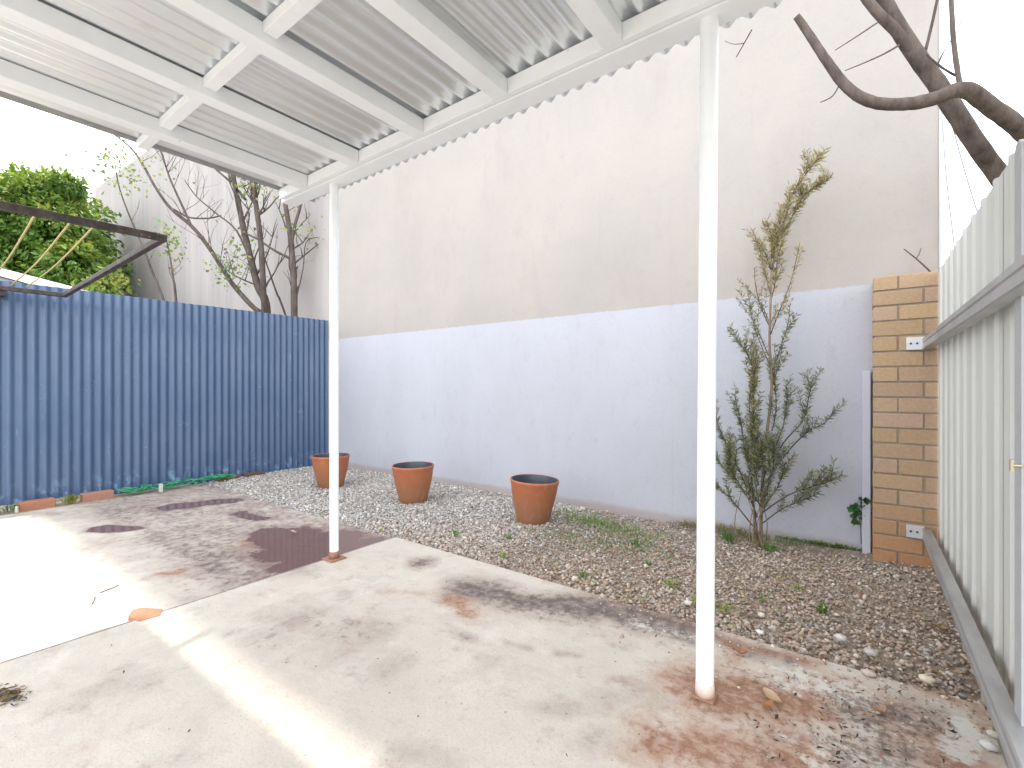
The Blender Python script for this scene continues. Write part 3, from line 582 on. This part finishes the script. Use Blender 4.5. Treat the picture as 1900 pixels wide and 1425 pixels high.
br([(1430, 620), (1445, 580), (1468, 520), (1484, 450)], .004, .0015, 1.8, .035, OL, -.03, side=4); br([(1430, 610), (1412, 570), (1402, 530), (1400, 495)], .004, .0015, 1.3, .03, OL, side=3)
br([(1430, 600), (1445, 575), (1475, 590)], .003, .001, 1.2, .025, MXC, side=1); br([(1428, 600), (1415, 570), (1392, 540)], .003, .001, 1.6, .025, MXC, side=2)
br([(1426, 660), (1400, 600), (1380, 570), (1366, 550)], .003, .001, 1.2, .025, MXC, .03, side=2)
br([(1405, 1000), (1395, 900), (1395, 820), (1398, 740), (1396, 680), (1375, 640), (1350, 612)], .008, .002, 2.2, .042, MXC, -.03, start=.35, side=12)
br([(1396, 740), (1400, 690), (1404, 650)], .004, .002, 3.4, .045, OL, side=4)
br([(1432, 800), (1440, 760), (1437, 700), (1432, 680)], .004, .002, 3.2, .040, GN, .02, side=4)
br([(1418, 880), (1455, 820), (1490, 780), (1500, 740), (1509, 700)], .005, .002, 3.0, .040, GN, -.03, start=.35, side=6)
br([(1418, 900), (1460, 840), (1500, 800), (1530, 785), (1550, 758)], .005, .002, 2.5, .038, GN, .02, start=.4, side=5)
br([(1416, 950), (1460, 920), (1500, 905), (1540, 893), (1564, 880)], .005, .002, 3.4, .042, MXC+GN, -.04, start=.35, side=8)
br([(1416, 970), (1450, 945), (1485, 930), (1520, 915)], .004, .002, 3.0, .04, GN, .03, start=.3, side=6)
br([(1405, 960), (1375, 880), (1350, 830), (1330, 780), (1318, 730)], .006, .002, 2.4, .038, GN, .02, start=.25, side=10)
br([(1400, 940), (1370, 900), (1345, 870), (1326, 850)], .005, .002, 2.6, .038, GN, -.05, start=.25, side=8)
br([(1400, 980), (1368, 940), (1345, 915), (1328, 905)], .005, .002, 2.2, .036, GN, .0, start=.3, side=6)
br([(1408, 900), (1385, 850), (1375, 790), (1362, 730)], .005, .002, 2.2, .038, GN, .03, start=.2, side=9)
br([(1410, 920), (1420, 880), (1440, 850), (1465, 840)], .004, .002, 2.6, .036, GN, -.06, start=.2, side=6)
br([(1408, 930), (1400, 880), (1412, 840), (1418, 800)], .004, .002, 3.4, .045, MXC, -.07, start=.1, side=9)
br([(1412, 960), (1425, 930), (1445, 900), (1455, 860)], .004, .002, 3.0, .040, MXC, -.04, start=.2, side=7)
br([(1432, 690), (1450, 640), (1462, 600), (1466, 560)], .003, .0015, 1.8, .036, MXC, .02, side=3)
br([(1430, 680), (1412, 640), (1398, 600), (1390, 560)], .003, .0015, 2.2, .038, MXC, -.03, side=4)
br([(1425, 860), (1450, 800), (1458, 760), (1462, 720)], .0035, .0015, 2.6, .040, GN, .0, side=5)
br([(1432, 720), (1444, 680), (1452, 640)], .003, .0015, 2.2, .035, MXC, 0, side=2)
br([(1430, 560), (1438, 525), (1442, 485), (1450, 450)], .0035, .0015, 3.0, .042, OL, .02, side=5)
br([(1430, 545), (1422, 515), (1414, 480), (1406, 450)], .0035, .0015, 2.6, .04, OL, -.02, side=4)
br([(1450, 430), (1462, 390), (1478, 345), (1500, 310)], .0035, .0015, 2.0, .045, OL, -.03, side=5)
br([(1412, 940), (1390, 900), (1392, 860), (1380, 830)], .004, .002, 3.2, .042, MXC, -.03, start=.1, side=8)
br([(1408, 900), (1398, 860), (1402, 810), (1396, 770)], .004, .002, 3.6, .045, MXC, -.09, start=.05, side=9)
br([(1412, 930), (1430, 890), (1436, 850), (1432, 810)], .004, .002, 3.4, .042, GN, -.08, start=.1, side=8)
br([(1404, 930), (1376, 905), (1358, 870), (1350, 830)], .004, .002, 3.2, .042, MXC, -.06, start=.1, side=9)
br([(1398, 800), (1390, 750), (1398, 700), (1402, 660)], .004, .002, 3.0, .042, OL+MXC, -.05, start=.1, side=6)
for i in range(9):
    x_ = 1395+random.uniform(-22, 22); br([(x_, 1018), (x_+random.uniform(-12, 12), 970), (x_+random.uniform(-25, 25), 915)], .0045, .002, 0, 0, OL, random.uniform(-.08, .03), True, side=0)
st.build('branches', M_bark, sh, smooth=True); stp.build('stem', M_pbark, sh, smooth=True); nd.build('needles', M_leaf, sh)
# weeds
def tuft(name, p, n, h, sp_, cols, label, cat='weed', group='weeds sprouting in the gravel', wd=.004, lean=.5):
    mb = MB()
    for _ in range(n):
        b = Vector(p)+Vector((random.gauss(0, sp_), random.gauss(0, sp_), 0)); d = Vector((random.uniform(-1, 1)*lean, random.uniform(-1, 1)*lean, 1)).normalized(); l = h*random.uniform(.5, 1.2)
        u = Vector((random.uniform(-1, 1), random.uniform(-1, 1), 0)).normalized()*wd*random.uniform(.6, 1.3); c = random.choice(cols); b_ = random.uniform(.7, 1.3); c = tuple(k*b_ for k in c)
        e = b+d*l+Vector((d.x, d.y, -.35))*l*.5; m_ = b+d*l*.6
        mb.add([b-u*.5, b+u*.5, m_+u, m_-u, e], [(0, 1, 2, 3), (3, 2, 4)], c)
    o = mb.build(name, M_leaf); tag(o, label, cat, group); return o
GC = [(.13, .27, .06), (.20, .34, .08), (.10, .20, .05)]; YC = [(.32, .40, .08), (.24, .34, .07), (.40, .40, .14)]
for (x, y, n, h, s_, cc, lb) in [
    (1180, 1010, 40, .05, .02, GC, 'green weed at the right end of the green grass patch'), (705, 985, 14, .04, .01, YC, 'tiny yellow weed in the gravel right of the far post base'), (1480, 1090, 14, .04, .012, YC, 'tiny yellow weed midway between the spindly shrub and the lone gravel weed'), (1200, 1045, 20, .04, .015, GC, 'small green weed in the gravel left of the near post above the yellow one'),
    (1247, 1085, 26, .05, .02, YC, 'yellow green weed in the gravel left of the near post'), (843, 992, 18, .06, .012, GC, 'thin green weed in the gravel below the middle pot'),
    (932, 1033, 16, .05, .012, YC, 'upright weed at the concrete edge nearest the tilted pot'), (1082, 1068, 16, .04, .012, GC, 'small weed at the concrete edge halfway between the two posts'),
    (1342, 1130, 26, .06, .018, YC, 'weed touching the near post low on its right side'), (1418, 1115, 12, .05, .01, GC, 'tiny green weed below the spindly shrub'),
    (1525, 1135, 22, .07, .012, GC, 'fresh green weed standing alone in the gravel in front of the brick pier'), (1352, 1003, 60, .09, .016, GC, 'leafy dark green weed beside the shrub stems, near the post'),
    (1430, 1020, 70, .06, .022, GC, 'low spreading green weed at the foot of the shrub'), (1590, 1010, 30, .06, .02, GC, 'green weeds against the narrow painted board'),
    (945, 1000, 14, .05, .015, GC, 'wispy weed just below the tilted pot'), (1290, 1118, 18, .06, .015, YC, 'weed touching the near post low on its left side')]:
    p = G(x, y); p.z = -.01+(.03 if x > 1560 else 0); tuft('weed', p, n, h, s_, cc, lb)
mb = MB(); 
def gpatch(name, pts, n, sp_, h, cols, label, wd=.003):
    mb = MB()
    for _ in range(n):
        i = random.randint(0, len(pts)-2); f_ = random.random(); q = Vector(pts[i])*(1-f_)+Vector(pts[i+1])*f_; b = q+Vector((random.gauss(0, sp_), random.gauss(0, sp_*.7), 0)); b.y = min(b.y, WY-.01)
        d = Vector((random.uniform(-.8, .8), random.uniform(-.8, .8), 1)).normalized(); l = h*random.uniform(.4, 1.2); u = Vector((random.uniform(-1, 1), random.uniform(-1, 1), 0)).normalized()*wd; c = random.choice(cols)
        mb.add([b-u*.5, b+u*.5, b+d*l*.6+u, b+d*l*.6-u, b+d*l+Vector((d.x, d.y, -.4))*l*.5], [(0, 1, 2, 3), (3, 2, 4)], c)
    o = mb.build(name, M_leaf); tag(o, label, 'grass', kind='stuff'); return o
gpatch('grass', [G(1050, 955), G(1090, 968), G(1150, 985), G(1190, 1000)], 750, .13, .05, GC+YC+[(.22, .24, .10)], 'green grass patch on the gravel right of the tilted pot')
gpatch('grass', [G(1440, 1005), G(1500, 1005), G(1560, 1008), G(1600, 1015)], 420, .09, .045, GC+[(.2, .2, .08)], 'low weeds along the foot of the wall between shrub and brick pier')
gpatch('grass', [G(1000, 985), G(1100, 1010), G(1250, 1030)], 500, .12, .03, GC+[(.3, .28, .14)]*3, 'sparse dry grass among the gravel between the posts')
gpatch('grass', [G(1250, 975), G(1340, 985), G(1400, 1000)], 420, .03, .07, [(.34, .30, .16), (.2, .22, .08), (.42, .36, .22)], 'dry grass at the wall behind the near post')
iv = thing('creeper', atY(1590, 990, WY-.04), 'little dark green creeper with round leaves on the wall beside the painted board', 'creeper')
mb = MB(); branch(mb, [atY(1598, 1010, WY-.03), atY(1596, 970, WY-.02), atY(1590, 945, WY-.02), atY(1595, 922, WY-.02)], .0025, .001, 5); mb.build('stem', M_bark, iv)
mb = MB(); leaves(mb, [atY(x, y, WY-.045) for x, y in ((1592, 940), (1597, 928), (1583, 940), (1588, 962), (1596, 950))], 34, .012, .045, [(.05, .14, .04), (.08, .19, .05)], .3, .5); mb.build('foliage', M_leaf, iv)
tuft('dry_stalk', G(1545, 1045), 4, .16, .006, [(.50, .42, .25)], 'single dry straw stalk in the gravel in front of the painted board', 'stalk', None, .003, .15)
# ---------------------------------------------------------------- along the foot of the blue fence
EG = 'bricks laid along the foot of the blue fence'
for (y_, L_, c, lb) in [(.52, .20, (.30, .29, .24), 'mossy grey brick nearest the left edge of the photo at the fence foot'), (.86, .23, (.48, .22, .13), 'orange brick at the fence foot, left of the dry yellow weed'),
        (1.27, .23, (.46, .24, .17), 'orange brick at the fence foot between the yellow weed and the green hose'), (2.42, .23, (.20, .10, .07), 'dark red brick at the fence foot near the gravel'), (2.70, .23, (.17, .09, .06), 'darkest brick at the fence foot, closest to the wall corner')]:
    o = MB().box(-5.90, -5.79, y_-L_/2, y_+L_/2, -.04, .055 if y_ < 2 else .03, c).build('brick', M_brick, bevel=.006); tag(o, lb, 'brick', EG)
tuft('weed', (-5.79, 1.07, 0), 90, .09, .02, [(.34, .30, .06), (.28, .28, .07), (.20, .24, .05)], 'dry yellow weed between the two orange bricks at the fence foot')
tuft('weed', (-5.80, .70, 0), 50, .07, .03, [(.10, .18, .07), (.2, .22, .10)], 'dark green weed at the left end of the orange brick by the fence')
hp = []
for i in range(360):
    u = i/359; hp.append((-5.80+.05*math.sin(u*97)+.035*math.sin(u*231), 1.48+.90*(.5-.5*math.cos(u*math.pi*3)) + .07*math.sin(u*110), .012+.045*abs(math.sin(u*63))))
o = MB().tube(spline(hp, 2), .0065, 8).build('garden_hose', M_hose, smooth=True); tag(o, 'green garden hose tangled along the foot of the blue fence', 'hose')
o = MB().box(-5.72, -5.69, 1.72, 1.75, -.01, .07).build('peg', plain('pale_peg', (.6, .6, .52)), bevel=.003); tag(o, 'little pale peg standing in front of the green hose', 'peg')
o = MB().tube([(-5.70, .72, .0), (-5.705, .72, .05)], [.012, .010], 8).build('peg', plain('pale_peg2', (.5, .52, .42))); tag(o, 'short pale stub beside the left end of the orange brick', 'peg')
# red brick piece set in the slab joint
q = [G(x, y, .004) for x, y in ((238, 1143), (258, 1152), (297, 1141), (302, 1130), (262, 1127), (245, 1132))]
mb = MB(); n = len(q); mb.add([(p.x, p.y, -.02) for p in q]+[(p.x, p.y, .0045) for p in q], [tuple(range(n, 2*n))]+[(i, (i+1) % n, (i+1) % n+n, i+n) for i in range(n)], (.56, .26, .16))
o = mb.build('brick_fragment', M_brick, bevel=.002); tag(o, 'flat orange brick fragment set flush in the joint of the sunlit concrete', 'brick')
# ---------------------------------------------------------------- clothesline
cl = thing('clothesline', (-5.8, .5, 1.2), 'dark rusty fold out clothesline frame strung with yellow cords at the left edge', 'clothesline')
ZC = 1.87; XN, XF, YE = -3.10, -5.74, .95
MB().bar((XN, YE+.02, ZC), (XN-.16, -1.6, ZC+.01), .034, .036).build('front_bar', M_frame, cl, bevel=.004)
MB().bar((XF, YE+.09, ZC), (XF, -1.6, ZC+.005), .036, .036).build('rear_bar', M_frame, cl, bevel=.004)
MB().bar((XN+.02, YE, ZC-.003), (XF, YE+.07, ZC-.003), .034, .034).build('side_arm', M_frame, cl, bevel=.004)
MB().bar((XF+.3, -1.0, ZC-.03), (-5.93, -1.0, 1.2), .035, .035).build('brace', M_frame, cl)
MB().box(-5.94, XF, -1.05, -.95, ZC-.06, ZC+.02).build('hinge', M_frame, cl)
MB().box(-5.94, XF, .60, .66, ZC-.06, ZC+.02).build('hinge', M_frame, cl)
for y_ in (.69, .60, .47, .34, .2, .05, -.1, -.25, -.4):
    P = [(XN-.02, y_, ZC+.03), ((XN+XF)/2, y_+.05, ZC+.005), (XF, y_+.09, ZC+.03)]; MB().tube(spline(P, 5), .005, 6).build('cord', M_cord, cl)
# ---------------------------------------------------------------- beyond: shed, cables
sd = thing('shed', (-9.6, .6, 0), 'low neighbouring shed whose pale metal roof shows just over the blue fence at left', 'shed')
c1, c2 = W(170, 545, 7.2), W(-140, 463, 7.2); off = FW*1.6
MB().add([c1, c2, c2+off+Vector((0,0,-.02)), c1+off+Vector((0,0,-.02)), c1-Vector((0,0,.10)), c2-Vector((0,0,.10)), c2+off-Vector((0,0,.12)), c1+off-Vector((0,0,.12))], [(0,1,2,3),(7,6,5,4),(0,4,5,1),(1,5,6,2),(2,6,7,3),(3,7,4,0)]).build('roof', M_shed, sd)
d_ = (c1-c2).normalized()*.12; e1, e2 = c1-d_+FW*.08-Vector((0,0,.12)), c2+d_+FW*.08-Vector((0,0,.12)); f1, f2 = e1+FW*1.4, e2+FW*1.4
MB().add([e1, e2, f2, f1]+[(p.x, p.y, -.08) for p in (e1, e2, f2, f1)], [(0,1,2,3),(0,4,5,1),(1,5,6,2),(2,6,7,3),(3,7,4,0)]).build('wall', M_shedw, sd)
for l, lb in (([(1748, 215), (1756, 330), (1773, 478), (1790, 640)], 'steep thin cable against the sky nearest the wall corner'), ([(1762, 215), (1788, 310), (1814, 395), (1850, 500)], 'slanting thin cable against the sky nearest the tree limb')):
    P = [W(x, y, 14) for x, y in l]; P = [P[0]+(P[0]-P[1])*2]+P; o = MB().tube(spline(P, 4), .019, 6).build('power_cable', M_cable); tag(o, lb, 'cable', 'overhead cables right of the wall')
# ---------------------------------------------------------------- stones and leaves
def stone(x, y, r, c, lb, grp='larger stones at the gravel edge'):
    p = G(x, y); mb = MB(); N, K = 10, 6; vs = []
    for i in range(K+1):
        th = math.pi*i/K
        for k in range(N):
            s_ = 1+.16*math.sin(3*k+i+x)+random.uniform(-.08, .08); vs.append((p.x+r*1.3*s_*math.sin(th)*math.cos(6.283*k/N), p.y+r*s_*math.sin(th)*math.sin(6.283*k/N), .6*r+.7*r*s_*math.cos(th)))
    mb.add(vs, [(i*N+k, i*N+(k+1) % N, (i+1)*N+(k+1) % N, (i+1)*N+k) for i in range(K) for k in range(N)], c)
    tag(mb.build('stone', M_peb, smooth=True), lb, 'stone', grp)
stone(1720, 1266, .019, (.74, .66, .50), 'pale cream stone alone at the concrete edge near the metal fence'); stone(1612, 1254, .017, (.60, .50, .44), 'pinkish stone at the gravel edge left of the cream stone')
stone(1836, 1390, .017, (.72, .70, .66), 'whitish stone against the bottom of the metal fence'); stone(1845, 1368, .014, (.62, .58, .5), 'small stone behind the whitish one at the foot of the metal fence')
stone(1410, 1176, .013, (.78, .78, .76), 'small white stone at the concrete edge right of the near post'); stone(1616, 1216, .020, (.55, .50, .46), 'rounded grey stone in the gravel nearest the cream stone'); stone(1560, 1188, .018, (.66, .63, .60), 'light grey stone lying in the front of the gravel bed')
stone(1277, 1122, .016, (.70, .66, .58), 'pale stone at the gravel edge immediately left of the near post')
def leaf(x, y, s_, c, lb, ang):
    p = G(x, y); d = Vector((math.cos(ang), math.sin(ang), 0)); u = Vector((-d.y, d.x, 0)); mb = MB(); vs = []; K = 7
    for i in range(K+1):
        t = i/K; w_ = s_*.28*math.sin(math.pi*min(.98, t*.94+.05)); zc = .006+.018*abs(t-.5)+.004*math.sin(6*t)
        vs += [p+d*s_*(t-.5)+u*w_+Vector((0, 0, zc+.008)), p+d*s_*(t-.5)+Vector((0, 0, zc)), p+d*s_*(t-.5)-u*w_+Vector((0, 0, zc+.01))]
    mb.add(vs, [q for i in range(K) for q in ((3*i, 3*i+3, 3*i+4, 3*i+1), (3*i+1, 3*i+4, 3*i+5, 3*i+2))], c)
    tag(mb.build('fallen_leaf', M_leaf, smooth=True), lb, 'leaf', 'dead leaves on the concrete near the post')
leaf(1432, 1300, .075, (.60, .44, .26), 'long pale tan dead leaf right of the near post base', -.6); leaf(1425, 1316, .055, (.50, .25, .10), 'orange brown dead leaf just below the long pale leaf', 1.2); leaf(1372, 1215, .05, (.46, .22, .10), 'small orange dead leaf on the concrete above the post base', .2)
leaf(1632, 1325, .05, (.55, .33, .20), 'pinkish brown dead leaf on the dark mottled concrete', .9); leaf(545, 990, .05, (.62, .50, .40), 'curled pale leaf floating in the puddle left of the far post', .5); leaf(1745, 1170, .06, (.42, .26, .10), 'brown leaf on the gravel beside the lower fence rail', .1)
def litter(name, reg, n, s0, s1, cols, label):
    mb = MB()
    for _ in range(n):
        x, y = reg(); z_ = .004+random.uniform(0, .004); an = random.uniform(0, 6.28); s_ = random.uniform(s0, s1); d = Vector((math.cos(an), math.sin(an), random.uniform(-.2, .3)))*s_; u = Vector((-math.sin(an), math.cos(an), random.uniform(-.3, .5)))*s_*random.uniform(.1, .4); p = Vector((x, y, z_)); c = random.choice(cols)
        mb.add([p-d*.5, p+u*.5+Vector((0,0,.003)), p+d*.5+Vector((0,0,.002)), p-u*.5], [(0, 1, 2, 3)], tuple(k*random.uniform(.7, 1.2) for k in c))
    tag(mb.build(name, M_leaf), label, 'leaf litter', kind='stuff')
BR = [(.10, .07, .05), (.22, .13, .08), (.32, .20, .11), (.05, .04, .04)]
def r1():
    p = G(random.uniform(1380, 1780), random.uniform(1255, 1425)); return p.x, p.y
litter('leaf_litter', r1, 330, .006, .024, BR, 'dark leaf scraps strewn over the stained concrete near the metal fence')
def r2():
    p = G(random.gauss(12, 16), random.gauss(1292, 8)); return p.x, p.y
litter('leaf_litter', r2, 160, .01, .03, BR+[(.2, .16, .06)], 'little heap of brown leaf scraps on the concrete at the left edge')
def r3(): return random.uniform(-1.9, RX-.03), random.uniform(SE, WY-.1)
litter('leaf_litter', r3, 1500, .012, .045, [(.36, .24, .14), (.26, .17, .10), (.45, .34, .20), (.34, .30, .12), (.16, .11, .08)], 'dry brown leaves mixed into the gravel on the right side of the bed')
def r4():
    p = G(random.uniform(0, 1350), random.uniform(1040, 1425)); return (p.x, p.y)
litter('leaf_litter', r4, 46, .006, .02, BR, 'tiny scattered bits of leaf on the bare concrete')
for l, lb in (([(186, 1100), (200, 1094), (212, 1090), (219, 1086)], 'thin dark twig on the sunlit concrete near the joint'), ([(172, 1120), (176, 1112), (176, 1108)], 'tiny twig stub on the sunlit concrete below the thin twig')):
    o = MB().tube([G(x, y, .005) for x, y in l], .003, 6).build('twig', M_bark); tag(o, lb, 'twig')
print('built', len(bpy.data.objects))
